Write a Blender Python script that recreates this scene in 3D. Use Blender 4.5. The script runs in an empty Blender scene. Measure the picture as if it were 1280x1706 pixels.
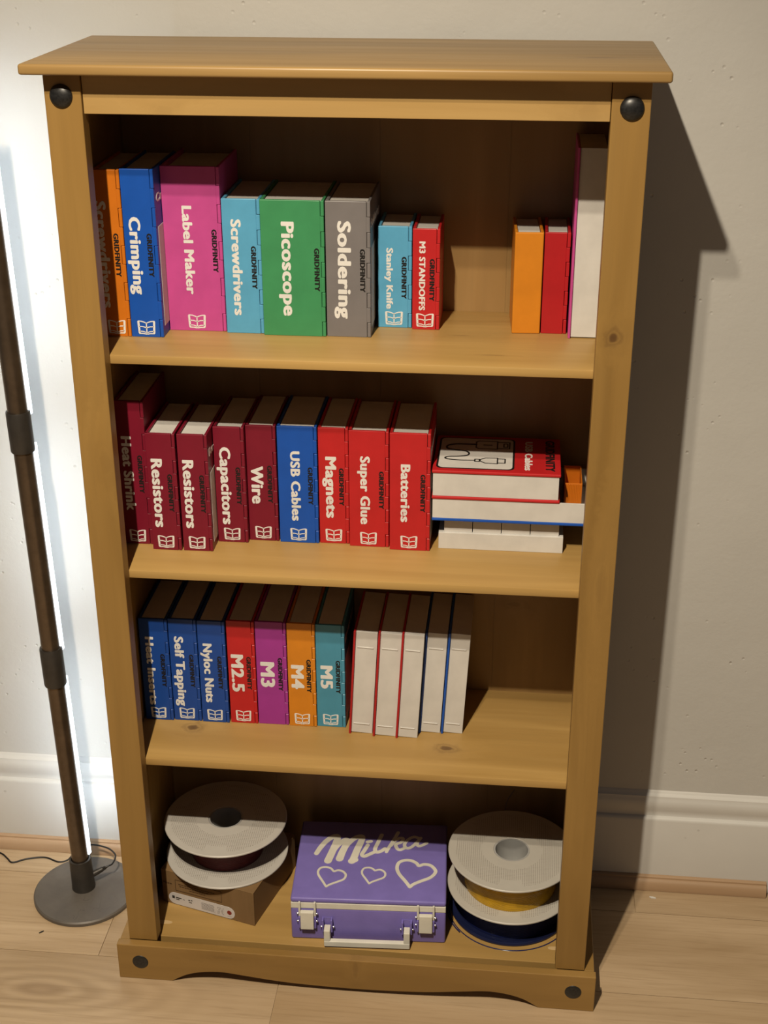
import bpy, bmesh, math, random
from mathutils import Vector, Matrix

random.seed(7)
scene = bpy.context.scene
COL = scene.collection

# ------------------------------------------------------------------ camera
CAM_POS = Vector((0.23406, -1.79191, 1.73726))
CAM_R = ((0.9949777752, 0.1000849545, -0.0014649648),
         (-0.0410588549, 0.4214399852, 0.9059263172),
         (-0.0912869837, 0.9013164491, -0.4234328085))
F_PX = 2323.25
cam_data = bpy.data.cameras.new('camera')
cam_data.sensor_fit = 'HORIZONTAL'
cam_data.sensor_width = 36.0
cam_data.lens = F_PX / 1280.0 * 36.0
cam_data.clip_start = 0.05
cam = bpy.data.objects.new('camera', cam_data)
COL.objects.link(cam)
r_, u_, f_ = (Vector(v) for v in CAM_R)
cam.matrix_world = Matrix(((r_.x, u_.x, -f_.x, CAM_POS.x), (r_.y, u_.y, -f_.y, CAM_POS.y),
                           (r_.z, u_.z, -f_.z, CAM_POS.z), (0, 0, 0, 1)))
scene.camera = cam

# ------------------------------------------------------------------ light
W_AMB = (0.057, 0.053, 0.053)       # dim warm bounce of the room
world = bpy.data.worlds.new('room_bounce')
world.use_nodes = True
world.node_tree.nodes['Background'].inputs[0].default_value = (*W_AMB, 1)
world.node_tree.nodes['Background'].inputs[1].default_value = 1.0
scene.world = world

BULB_COL = (1.0, 0.86, 0.66)
def bulb(name, loc, watts):
    """a bulb of the ceiling lamp: spot cone added to weaken its light higher up"""
    l = bpy.data.lights.new(name, 'SPOT')
    l.energy = watts; l.color = BULB_COL; l.shadow_soft_size = 0.02
    l.spot_size = math.radians(138); l.spot_blend = 1.0  # invented shade-like falloff, evens the brightness from wall top to floor
    o = bpy.data.objects.new(name, l); o.location = loc; COL.objects.link(o)
    o.rotation_euler = (math.radians(12), 0, 0)
bulb('ceiling_bulb', (-0.19, -1.575, 2.77), 280.0)
bulb('ceiling_bulb', (-0.20, -1.390, 2.77), 100.0)
LED_STRENGTH = 29.0

scene.view_settings.view_transform = 'Standard'
scene.view_settings.look = 'None'
scene.view_settings.exposure = 0.0
scene.view_settings.gamma = 1.0
scene.view_settings.use_curve_mapping = False
try:
    scene.cycles.use_denoising = True
    scene.cycles.max_bounces = 6
except Exception:
    pass

# ------------------------------------------------------------------ object helpers
def empty(name, loc, label=None, cat=None, group=None, rotz=0.0, roty=0.0):
    o = bpy.data.objects.new(name, None)
    o.empty_display_size = 0.05
    o.location = loc; o.rotation_euler = (0, roty, rotz)
    COL.objects.link(o)
    tag(o, label, cat, group)
    return o

def tag(o, label=None, cat=None, group=None):
    if label: o['label'] = label
    if cat: o['category'] = cat
    if group: o['group'] = group
    return o

def obj(name, bm, mat, parent=None, smooth=False, label=None, kind=None):
    me = bpy.data.meshes.new(name)
    bmesh.ops.recalc_face_normals(bm, faces=bm.faces)
    bm.to_mesh(me); bm.free()
    if smooth:
        for p in me.polygons: p.use_smooth = True
        try: me.set_sharp_from_angle(angle=math.radians(40))
        except Exception: pass
    for m in (mat if isinstance(mat, (list, tuple)) else [mat]): me.materials.append(m)
    o = bpy.data.objects.new(name, me)
    COL.objects.link(o)
    if parent: o.parent = parent
    if label: o['label'] = label
    if kind: o['kind'] = kind
    return o

def box(bm, x0, y0, z0, x1, y1, z1, bev=0.0, seg=2, mi=0):
    t = bmesh.new()
    vs = [t.verts.new((x, y, z)) for z in (z0, z1) for y in (y0, y1) for x in (x0, x1)]
    for f in ((0, 1, 3, 2), (4, 6, 7, 5), (0, 4, 5, 1), (2, 3, 7, 6), (0, 2, 6, 4), (1, 5, 7, 3)):
        t.faces.new([vs[i] for i in f])
    bmesh.ops.recalc_face_normals(t, faces=t.faces)
    if bev > 0:
        bmesh.ops.bevel(t, geom=list(t.edges), offset=bev, segments=seg, affect='EDGES', profile=0.5)
    merge(bm, t, mi)

def merge(bm, t, mi=0, mat=None):
    vm = {}
    for v in t.verts: vm[v] = bm.verts.new(mat @ v.co if mat else v.co)
    for f in t.faces:
        try:
            nf = bm.faces.new([vm[v] for v in f.verts]); nf.material_index = mi; nf.smooth = f.smooth
        except ValueError: pass
    t.free()

def one_box(*a, **k):
    bm = bmesh.new(); box(bm, *a, **k); return bm

def lathe(bm, prof, n=64, c=(0, 0, 0), axis=None, closed=False, mi=0):
    """prof = [(radius, height)...] about +Z at c, optionally turned so that +Z follows axis"""
    R = Vector((0, 0, 1)).rotation_difference(Vector(axis).normalized()).to_matrix() if axis else Matrix.Identity(3)
    c = Vector(c); rings = []
    for r, h in prof:
        if r < 1e-7: rings.append([bm.verts.new(c + R @ Vector((0, 0, h)))])
        else: rings.append([bm.verts.new(c + R @ Vector((r * math.cos(2 * math.pi * i / n), r * math.sin(2 * math.pi * i / n), h))) for i in range(n)])
    if closed: rings.append(rings[0])
    for a, b in zip(rings, rings[1:]):
        for i in range(n):
            j = (i + 1) % n
            if len(a) == 1 and len(b) == 1: continue
            q = [a[0], b[i], b[j]] if len(a) == 1 else ([a[i], b[0], a[j]] if len(b) == 1 else [a[i], b[i], b[j], a[j]])
            try:
                f = bm.faces.new(q); f.material_index = mi
            except ValueError: pass

def tube(bm, pts, r, n=10, closed=False):
    P = [Vector(p) for p in pts]; rings = []
    up = None
    for i, p in enumerate(P):
        a = P[i - 1] if (i > 0 or closed) else p
        b = P[(i + 1) % len(P)] if (i < len(P) - 1 or closed) else p
        d = (b - a).normalized()
        if up is None:
            up = d.orthogonal().normalized()
        up = (up - d * up.dot(d)).normalized()
        s = d.cross(up)
        rr = r(i / max(1, len(P) - 1)) if callable(r) else r
        rings.append([bm.verts.new(p + rr * (math.cos(2 * math.pi * k / n) * up + math.sin(2 * math.pi * k / n) * s)) for k in range(n)])
    prs = list(zip(rings, rings[1:])) + ([(rings[-1], rings[0])] if closed else [])
    for a, b in prs:
        for k in range(n):
            bm.faces.new([a[k], a[(k + 1) % n], b[(k + 1) % n], b[k]])
    if not closed:
        bm.faces.new(rings[0][::-1]); bm.faces.new(rings[-1])

def smooth_path(ctrl, per=8):
    P = [Vector(p) for p in ctrl]; out = []
    for i in range(len(P) - 1):
        p0 = P[max(0, i - 1)]; p1 = P[i]; p2 = P[i + 1]; p3 = P[min(len(P) - 1, i + 2)]
        for k in range(per):
            t = k / per
            out.append(0.5 * ((2 * p1) + (p2 - p0) * t + (2 * p0 - 5 * p1 + 4 * p2 - p3) * t * t + (3 * p1 - p0 - 3 * p2 + p3) * t ** 3))
    out.append(P[-1]); return out

def prism(bm, poly, d0, d1, fmap, mi=0):
    """extrude a closed 2-D outline between depths; fmap(u, v, d) -> 3-D"""
    a = [bm.verts.new(fmap(u, v, d0)) for u, v in poly]
    b = [bm.verts.new(fmap(u, v, d1)) for u, v in poly]
    n = len(poly)
    for f in ([a, b[::-1]] + [[a[i], a[(i + 1) % n], b[(i + 1) % n], b[i]] for i in range(n)]):
        g = bm.faces.new(f); g.material_index = mi

def stroke(bm, pts, w, fmap, d0, d1, wend=None):
    """a flat raised line of width w with round joins"""
    n = len(pts); step = 0.0
    def ww(i): return w if wend is None else w + (wend - w) * i / max(1, n - 1)
    for i, (u, v) in enumerate(pts):
        r = ww(i) / 2
        prism(bm, [(u + r * math.cos(math.pi * k / 6), v + r * math.sin(math.pi * k / 6)) for k in range(12)], d0, d1 + step, fmap); step += 4e-6
        if i + 1 < n:
            u2, v2 = pts[i + 1]; dx, dy = u2 - u, v2 - v; L = math.hypot(dx, dy)
            if L < 1e-6: continue
            nx, ny = -dy / L, dx / L; r2 = ww(i + 1) / 2
            prism(bm, [(u + nx * r, v + ny * r), (u - nx * r, v - ny * r), (u2 - nx * r2, v2 - ny * r2), (u2 + nx * r2, v2 + ny * r2)], d0, d1 + step, fmap); step += 4e-6

# ------------------------------------------------------------------ materials
def new_mat(name):
    m = bpy.data.materials.new(name); m.use_nodes = True
    nt = m.node_tree; b = nt.nodes['Principled BSDF']
    return m, nt, b

K = 0.69      # overall reflectance of the painted, waxed and printed surfaces

class NB:
    def __init__(s, nt): s.nt = nt; s.x = -1400
    def n(s, t, **k):
        o = s.nt.nodes.new(t)
        for a, v in k.items(): setattr(o, a, v)
        return o
    def link(s, a, b): s.nt.links.new(a, b)
    def math(s, op, a, b=None, c=None, clamp=False):
        o = s.n('ShaderNodeMath', operation=op); o.use_clamp = clamp
        for i, v in enumerate((a, b, c)):
            if v is None: continue
            if isinstance(v, (int, float)): o.inputs[i].default_value = v
            else: s.link(v, o.inputs[i])
        return o.outputs[0]
    def vmath(s, op, a, b):
        o = s.n('ShaderNodeVectorMath', operation=op)
        for i, v in enumerate((a, b)):
            if v is None: continue
            if isinstance(v, (tuple, list, Vector)): o.inputs[i].default_value = v
            else: s.link(v, o.inputs[i])
        return o
    def mix(s, fac, a, b, mode='MIX'):
        o = s.n('ShaderNodeMix', data_type='RGBA', blend_type=mode)
        for sock, v in ((o.inputs[0], fac), (o.inputs[6], a), (o.inputs[7], b)):
            if isinstance(v, (int, float)): sock.default_value = v
            elif isinstance(v, (tuple, list)): sock.default_value = (*v, 1) if len(v) == 3 else v
            else: s.link(v, sock)
        return o.outputs[2]
    def noise(s, vec, scale, detail=4, rough=0.5, dist=0.0):
        o = s.n('ShaderNodeTexNoise'); o.inputs['Scale'].default_value = scale; o.inputs['Detail'].default_value = detail
        o.inputs['Roughness'].default_value = rough; o.inputs['Distortion'].default_value = dist
        s.link(vec, o.inputs['Vector']); return o.outputs[0]
    def ramp(s, fac, stops):
        o = s.n('ShaderNodeValToRGB'); s.link(fac, o.inputs[0]); e = o.color_ramp.elements
        while len(e) < len(stops): e.new(0.5)
        for i, (p, c) in enumerate(stops):
            e[i].position = p; e[i].color = (c, c, c, 1) if isinstance(c, (int, float)) else (*c, 1)
        return o.outputs[0]
    def scale(s, vec, sc, off=(0, 0, 0)):
        o = s.n('ShaderNodeMapping'); o.inputs['Scale'].default_value = sc; o.inputs['Location'].default_value = off
        s.link(vec, o.inputs['Vector']); return o.outputs[0]

def wood(name, base, axis, knots=(), contrast=1.0, rough=0.42, seed=0.0, figure=1.0):
    """pine with the grain along axis; knots = (centre, radii) in the thing's own space"""
    base = tuple(c * K for c in base)
    m, nt, b = new_mat(name); N = NB(nt)
    P = N.n('ShaderNodeTexCoord').outputs['Object']
    def sc(l, c): return tuple(l if i == axis else c for i in range(3))
    off = (seed * 3.1, seed * 1.7, seed * 2.3)
    # knots bend the grain around them
    warp = None
    col_k = None
    kn = []
    for (c, rad) in [kk[:2] for kk in knots]:
        d = N.vmath('DIVIDE', N.vmath('SUBTRACT', P, c).outputs[0], rad)
        dist = N.vmath('LENGTH', d.outputs[0], None).outputs['Value']
        dist = N.math('MULTIPLY', dist, N.math('ADD', N.math('MULTIPLY', N.noise(P, 70, 3, 0.6), 1.3), 0.35))
        kn.append(dist)
        wf = N.math('MULTIPLY', N.math('POWER', 2.718, N.math('MULTIPLY', N.math('MULTIPLY', dist, dist), -0.16)), 0.016)
        warp = wf if warp is None else N.math('ADD', warp, wf)
    V = P
    if warp is not None:
        cb = N.n('ShaderNodeCombineXYZ')
        for i in range(3):
            if i != axis: N.link(warp, cb.inputs[i])
        V = N.vmath('ADD', P, cb.outputs[0]).outputs[0]
    big = N.noise(N.scale(V, sc(0.9, 9), off), 1.6, 3, 0.5, 0.7)
    wv = N.n('ShaderNodeTexWave', wave_type='BANDS', bands_direction='XYZ'[1 if axis != 1 else 0], wave_profile='SIN')
    wv.inputs['Scale'].default_value = 1.0; wv.inputs['Distortion'].default_value = 7.0
    wv.inputs['Detail'].default_value = 3.0; wv.inputs['Detail Scale'].default_value = 1.1; wv.inputs['Detail Roughness'].default_value = 0.55
    N.link(N.scale(V, sc(0.9, 13), off), wv.inputs['Vector'])
    fine = N.noise(N.scale(V, sc(5, 240), off), 1.0, 3, 0.6, 0.2)
    mid = N.noise(N.scale(V, sc(2.2, 55), off), 1.0, 4, 0.6, 0.6)
    k = contrast
    dark = tuple(c * (1 - 0.26 * k) * (1 if i == 0 else (0.95 if i == 1 else 0.85)) for i, c in enumerate(base))
    lite = tuple(min(1, c * (1 + 0.16 * k)) for c in base)
    col = N.mix(N.ramp(big, [(0.3, 0.0), (0.7, 1.0)]), dark, lite)
    col = N.mix(N.math('MULTIPLY', wv.outputs['Fac'], 0.30 * k * figure), col, dark)
    col = N.mix(N.math('MULTIPLY', N.ramp(mid, [(0.45, 0.0), (0.72, 1.0)]), 0.35 * k), col, tuple(c * 0.78 for c in base))
    col = N.mix(N.math('MULTIPLY', N.ramp(fine, [(0.5, 0.0), (0.75, 1.0)]), 0.20 * k), col, tuple(c * 0.7 for c in base))
    for dist, strength in zip(kn, [kk[2] if len(kk) > 2 else 0.5 for kk in knots]):
        halo = N.ramp(N.math('MULTIPLY', dist, 0.38), [(0.0, 1.0), (0.17, 0.9), (0.27, 0.22), (0.36, 0.42), (0.55, 0.10), (1.0, 0.0)])
        col = N.mix(N.math('MULTIPLY', halo, strength), col, (0.085, 0.040, 0.014))
    N.link(col, b.inputs['Base Color'])
    rr = N.math('ADD', N.math('MULTIPLY', mid, 0.18), rough - 0.09)
    N.link(rr, b.inputs['Roughness'])
    b.inputs['Specular IOR Level'].default_value = 0.4
    bp = N.n('ShaderNodeBump'); bp.inputs['Strength'].default_value = 0.12; bp.inputs['Distance'].default_value = 0.002
    N.link(mid, bp.inputs['Height']); N.link(bp.outputs[0], b.inputs['Normal'])
    return m

def plastic(name, col, rough=0.42, layers=True, bump=0.05, spec=0.4, sheen=0.0):
    """printed plastic: faint layer lines and mottling"""
    col = tuple(c * K for c in col)
    m, nt, b = new_mat(name); N = NB(nt)
    P = N.n('ShaderNodeTexCoord').outputs['Object']
    ns = N.noise(N.scale(P, (22, 22, 22)), 1.0, 4, 0.55)
    c = N.mix(N.ramp(ns, [(0.35, 0.0), (0.65, 1.0)]), tuple(x * 0.93 for x in col), tuple(min(1, x * 1.05) for x in col))
    N.link(c, b.inputs['Base Color'])
    b.inputs['Roughness'].default_value = rough
    b.inputs['Specular IOR Level'].default_value = spec
    if layers:
        fine = N.noise(N.scale(P, (12, 12, 900)), 1.0, 2, 0.5)
        bp = N.n('ShaderNodeBump'); bp.inputs['Strength'].default_value = bump; bp.inputs['Distance'].default_value = 0.001
        N.link(fine, bp.inputs['Height']); N.link(bp.outputs[0], b.inputs['Normal'])
    return m

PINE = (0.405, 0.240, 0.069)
Z1, Z2, Z3, Z4 = 1.1093, 0.7694, 0.4287, 0.0620
M_top = wood('pine_top_board', (0.44, 0.275, 0.100), 0, [((0.323, 0.097, 1.507), (0.028, 0.005, 0.02), 0.55)], rough=0.40, seed=1, figure=0.6)
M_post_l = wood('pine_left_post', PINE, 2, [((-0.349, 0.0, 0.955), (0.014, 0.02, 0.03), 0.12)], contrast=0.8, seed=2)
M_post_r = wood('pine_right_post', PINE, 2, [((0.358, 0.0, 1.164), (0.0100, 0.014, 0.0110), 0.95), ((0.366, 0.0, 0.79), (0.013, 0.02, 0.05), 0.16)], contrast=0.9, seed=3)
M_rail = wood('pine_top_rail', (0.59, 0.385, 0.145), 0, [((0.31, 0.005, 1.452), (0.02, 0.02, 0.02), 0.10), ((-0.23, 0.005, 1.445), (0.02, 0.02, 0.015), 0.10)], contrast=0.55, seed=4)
M_shelf = [wood('pine_upper_shelf', (0.61, 0.388, 0.134), 0, [((0.20, 0.075, Z1), (0.03, 0.003, 0.02), 0.35), ((0.15, 0.16, Z1), (0.02, 0.004, 0.02), 0.3)], seed=5, contrast=0.7),
           wood('pine_middle_shelf', (0.61, 0.388, 0.134), 0, seed=6, contrast=0.6),
           wood('pine_lower_shelf', (0.61, 0.388, 0.134), 0, [((-0.2797, 0.119, Z3), (0.014, 0.013, 0.02), 0.85), ((0.1448, 0.0999, Z3), (0.018, 0.010, 0.02), 0.85)], seed=7, contrast=0.75)]
M_bottom = wood('pine_bottom_board', (0.61, 0.388, 0.134), 0, seed=8, contrast=0.9)
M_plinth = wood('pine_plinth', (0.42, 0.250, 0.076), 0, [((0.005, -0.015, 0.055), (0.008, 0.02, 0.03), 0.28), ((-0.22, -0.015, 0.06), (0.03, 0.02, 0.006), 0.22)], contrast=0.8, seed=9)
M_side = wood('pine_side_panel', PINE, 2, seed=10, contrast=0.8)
M_back = wood('pine_back_panel', (0.45, 0.280, 0.110), 2, [((0.245, 0.284, 0.60), (0.02, 0.02, 0.008), 0.35)], seed=11, contrast=0.7)
M_filler = plastic('wood_filler', (0.74, 0.52, 0.26), 0.6, False)

def button_mat():
    m, nt, b = new_mat('black_nail_head'); N = NB(nt)
    P = N.n('ShaderNodeTexCoord').outputs['Object']
    N.link(N.ramp(N.noise(P, 300, 3), [(0.3, 0.006), (0.8, 0.02)]), b.inputs['Base Color'])
    b.inputs['Roughness'].default_value = 0.38
    return m
M_button = button_mat()

def wall_mat():
    m, nt, b = new_mat('painted_plaster'); N = NB(nt)
    P = N.n('ShaderNodeTexCoord').outputs['Object']
    big = N.noise(N.scale(P, (1, 1, 1)), 2.2, 4, 0.55)
    c = N.mix(N.ramp(big, [(0.35, 0.0), (0.65, 1.0)]), (0.48, 0.473, 0.448), (0.52, 0.513, 0.488))
    # small pits and specks in the old paint
    vo = N.n('ShaderNodeTexVoronoi'); vo.inputs['Scale'].default_value = 55.0; N.link(P, vo.inputs['Vector'])
    gate = N.ramp(N.noise(P, 9.0, 2), [(0.54, 0.0), (0.62, 1.0)])
    spot = N.math('MULTIPLY', N.ramp(vo.outputs['Distance'], [(0.0, 1.0), (0.09, 0.6), (0.16, 0.0)]), gate)
    c = N.mix(N.math('MULTIPLY', spot, 0.22), c, (0.45, 0.40, 0.33))
    N.link(c, b.inputs['Base Color'])
    b.inputs['Roughness'].default_value = 0.6
    b.inputs['Specular IOR Level'].default_value = 0.25
    h = N.math('ADD', N.math('MULTIPLY', N.noise(N.scale(P, (1, 1, 1)), 14, 5, 0.6), 0.6), N.math('MULTIPLY', N.noise(P, 130, 3, 0.6), 0.10))
    h = N.math('SUBTRACT', h, N.math('MULTIPLY', spot, 0.9))
    bp = N.n('ShaderNodeBump'); bp.inputs['Strength'].default_value = 0.40; bp.inputs['Distance'].default_value = 0.006
    N.link(h, bp.inputs['Height']); N.link(bp.outputs[0], b.inputs['Normal'])
    return m
M_wall = wall_mat()

def skirt_mat():
    m, nt, b = new_mat('gloss_white_skirting'); N = NB(nt)
    P = N.n('ShaderNodeTexCoord').outputs['Object']
    c = N.mix(N.ramp(N.noise(P, 7, 4), [(0.35, 0.0), (0.7, 1.0)]), (0.545, 0.537, 0.512), (0.58, 0.572, 0.547))
    vo = N.n('ShaderNodeTexVoronoi'); vo.inputs['Scale'].default_value = 30.0; N.link(P, vo.inputs['Vector'])
    gate = N.ramp(N.noise(P, 6.0, 2), [(0.62, 0.0), (0.68, 1.0)])
    spot = N.math('MULTIPLY', N.ramp(vo.outputs['Distance'], [(0.0, 1.0), (0.06, 0.7), (0.10, 0.0)]), gate)
    c = N.mix(N.math('MULTIPLY', spot, 0.5), c, (0.12, 0.10, 0.08))
    N.link(c, b.inputs['Base Color']); b.inputs['Roughness'].default_value = 0.4
    bp = N.n('ShaderNodeBump'); bp.inputs['Strength'].default_value = 0.12; bp.inputs['Distance'].default_value = 0.004
    N.link(N.noise(P, 18, 4), bp.inputs['Height']); N.link(bp.outputs[0], b.inputs['Normal'])
    return m
M_skirt = skirt_mat()
M_bead = wood('oak_effect_beading', (0.58, 0.39, 0.24), 0, seed=12, contrast=0.7, rough=0.5)

def floor_mat():
    m, nt, b = new_mat('oak_laminate'); N = NB(nt)
    tc = N.n('ShaderNodeTexCoord'); P = tc.outputs['Object']
    at = N.n('ShaderNodeAttribute', attribute_name='plank')
    sh = N.vmath('SCALE', at.outputs['Vector'], None); sh.inputs['Scale'].default_value = 7.0
    V = N.vmath('ADD', P, sh.outputs[0]).outputs[0]
    # one cathedral figure of the printed oak near the left front
    d = N.vmath('DIVIDE', N.vmath('SUBTRACT', P, (-0.53, -0.055, 0.0)).outputs[0], (0.16, 0.050, 1.0))
    dist = N.vmath('LENGTH', d.outputs[0], None).outputs['Value']
    ring = N.n('ShaderNodeMath', operation='SINE')
    N.link(N.math('ADD', N.math('MULTIPLY', dist, 17.0), N.math('MULTIPLY', N.noise(N.scale(P, (4, 14, 1)), 1.0, 3), 9.0)), ring.inputs[0])
    fall = N.math('POWER', 2.718, N.math('MULTIPLY', N.math('MULTIPLY', dist, dist), -0.55))
    ringf = N.math('MULTIPLY', N.math('MULTIPLY', N.math('ADD', N.math('MULTIPLY', ring.outputs[0], 0.5), 0.5), fall), 0.40)
    core = N.ramp(dist, [(0.0, 1.0), (0.22, 0.7), (0.42, 0.0)])
    big = N.noise(N.scale(V, (1.4, 11, 1)), 1.0, 4, 0.55, 0.8)
    fine = N.noise(N.scale(V, (7, 210, 1)), 1.0, 4, 0.65, 0.3)
    c = N.mix(N.ramp(big, [(0.3, 0.0), (0.7, 1.0)]), (0.35, 0.243, 0.136), (0.50, 0.372, 0.238))
    c = N.mix(N.math('MULTIPLY', N.ramp(fine, [(0.5, 0.0), (0.72, 1.0)]), 0.38), c, (0.235, 0.154, 0.076))
    c = N.mix(ringf, c, (0.21, 0.136, 0.07))
    c = N.mix(N.math('MULTIPLY', core, 0.40), c, (0.27, 0.18, 0.11))
    tone = N.math('ADD', N.math('MULTIPLY', at.outputs['Fac'], 0.16), 0.92)
    tn = N.n('ShaderNodeCombineColor')
    for i in range(3): N.link(tone, tn.inputs[i])
    c = N.mix(1.0, c, tn.outputs[0], 'MULTIPLY')
    N.link(c, b.inputs['Base Color'])
    N.link(N.math('ADD', N.math('MULTIPLY', fine, 0.2), 0.36), b.inputs['Roughness'])
    b.inputs['Specular IOR Level'].default_value = 0.35
    bp = N.n('ShaderNodeBump'); bp.inputs['Strength'].default_value = 0.10; bp.inputs['Distance'].default_value = 0.002
    N.link(fine, bp.inputs['Height']); N.link(bp.outputs[0], b.inputs['Normal'])
    return m
M_floor = floor_mat()

# ------------------------------------------------------------------ setting
def build_floor():
    bm = bmesh.new(); lay = bm.faces.layers.float_vector.new('plank')
    XL, XR, YB, YF = -2.6, 2.6, 0.36, -3.4
    g = 0.0006
    seam0, pitch = 0.0315, 0.205
    start = {0: -0.455, -1: -0.129, 1: 0.488}
    k = 2
    while seam0 + pitch * k > YF - pitch:
        y0, y1 = max(seam0 + pitch * k, YF), min(seam0 + pitch * (k + 1), YB)
        if y1 - y0 > 0.004:
            xs = start.get(k, -0.3 + 0.437 * (k * k % 5)); xs -= 1.28 * 6
            while xs < XR:
                a, c = max(xs, XL), min(xs + 1.28, XR)
                if c - a > 0.01:
                    before = set(bm.faces)
                    box(bm, a + g, y0 + g, -0.012, c - g, y1 - g, 0.0)
                    rv = (random.random(), random.random(), random.random())
                    for f in set(bm.faces) - before: f[lay] = rv
                xs += 1.28
        k -= 1
    before = set(bm.faces)
    box(bm, XL, YF, -0.03, XR, YB, -0.0021)
    for f in set(bm.faces) - before: f[lay] = (0, 0, 0)
    obj('floor', bm, M_floor, kind='structure')
build_floor()

YW = 0.330
obj('wall_back', one_box(-2.6, YW, -0.03, 2.6, YW + 0.1, 3.2), M_wall, kind='structure')

def sweep_x(prof, x0, x1):
    bm = bmesh.new()
    prism(bm, prof, x0, x1, lambda u, v, d: Vector((d, u, v)))
    return bm
SK = [(YW + 0.002, 0.0005), (0.312, 0.0005), (0.312, 0.1490), (0.3130, 0.1520), (0.3150, 0.1545), (0.3195, 0.1560), (0.3205, 0.1600),
      (0.3190, 0.1680), (0.3175, 0.1760), (0.3180, 0.1840), (0.3195, 0.1890), (0.3215, 0.1930), (0.3220, 0.1960),
      (0.3250, 0.1980), (0.3280, 0.2010), (0.3300, 0.2050), (YW + 0.002, 0.2060)]
obj('baseboard_back', sweep_x(SK, -2.6, 0.738), M_skirt, smooth=True, kind='structure')
BD = [(0.3118, 0.0005), (0.2975, 0.0005), (0.2970, 0.0050), (0.2985, 0.0130), (0.3005, 0.0180), (0.3035, 0.0210), (0.3060, 0.0225), (0.3065, 0.0255), (0.3090, 0.0275), (0.3118, 0.0280)]
obj('trim_1', sweep_x(BD, -2.6, 0.7295), M_bead, smooth=True, kind='structure')

# ------------------------------------------------------------------ bookcase
A, PW, PT = 0.38454, 0.04828, 0.0255      # half width over the posts, post width, post thickness
AI = A - PW
SI = 0.3685                                # inside face of the side panels
YB = 0.2840                                # front of the back panel
bc = empty('bookcase', (0, 0, 0), 'tall waxed pine bookcase with three fixed shelves and black nail heads', 'bookcase')
HT, TT = 1.50722, 0.01364
obj('top_board', one_box(-0.4055, -0.031, HT - TT, 0.4055, 0.2873, HT, bev=0.0035, seg=3), M_top, bc, smooth=True)
ZP = 0.0731
def post(x0, x1, m):
    return obj('post', one_box(x0, 0.0, ZP, x1, PT, HT - TT, bev=0.0012), m, bc)
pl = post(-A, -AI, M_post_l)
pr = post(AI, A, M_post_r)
obj('top_rail', one_box(-AI + 0.0008, 0.0045, 1.4418, AI - 0.0008, 0.0245, HT - TT, bev=0.0008), M_rail, bc)
def dome(x, y, z, r, h, parent):
    bm = bmesh.new()
    prof = [(r, -0.0005)] + [(r * math.cos(a), h * math.sin(a)) for a in [math.pi / 2 * k / 8 for k in range(0, 8)]] + [(0, h)]
    lathe(bm, prof, 40, (x, y, z), axis=(0, -1, 0))
    return obj('nail_head', bm, M_button, parent, smooth=True, label='black domed nail head')
dome(-0.3622, 0.0, 1.4644, 0.0152, 0.0075, pl)
dome(0.3615, 0.0, 1.4590, 0.0152, 0.0075, pr)
for nm, z, m in (('shelf', Z1, M_shelf[0]), ('shelf', Z2, M_shelf[1]), ('shelf', Z3, M_shelf[2])):
    obj(nm, one_box(-SI, PT, z - 0.01322, SI, YB, z, bev=0.0016), m, bc, smooth=True)
bb = obj('bottom_board', one_box(-SI, PT * 0.96, Z4 - 0.0135, SI, YB, Z4, bev=0.001), M_bottom, bc)
def filler(x, y, rx, ry):
    bm = bmesh.new()
    prism(bm, [(x + rx * math.cos(2 * math.pi * k / 24), y + ry * math.sin(2 * math.pi * k / 24) * (1 + 0.2 * math.cos(4 * math.pi * k / 24))) for k in range(24)],
          Z4 - 0.0003, Z4 + 0.00025, lambda u, v, d: Vector((u, v, d)))
    obj('filler_patch', bm, M_filler, bb, label='pale oval patch of filler')
filler(-0.345, 0.0585, 0.020, 0.0055)
filler(0.345, 0.0600, 0.020, 0.0055)
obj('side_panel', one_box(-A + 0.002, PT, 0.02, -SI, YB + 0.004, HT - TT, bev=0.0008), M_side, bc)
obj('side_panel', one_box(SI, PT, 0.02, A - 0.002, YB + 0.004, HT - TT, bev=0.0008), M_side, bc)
bm = bmesh.new()
for x0, x1 in ((-SI, -0.1755), (-0.1745, 0.0185), (0.0197, 0.2105), (0.2115, SI)):
    box(bm, x0, YB, 0.03, x1, YB + 0.005, HT - TT)
box(bm, -SI, YB + 0.0008, 0.03, SI, YB + 0.0052, HT - TT)
obj('back_panel', bm, M_back, bc)

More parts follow.
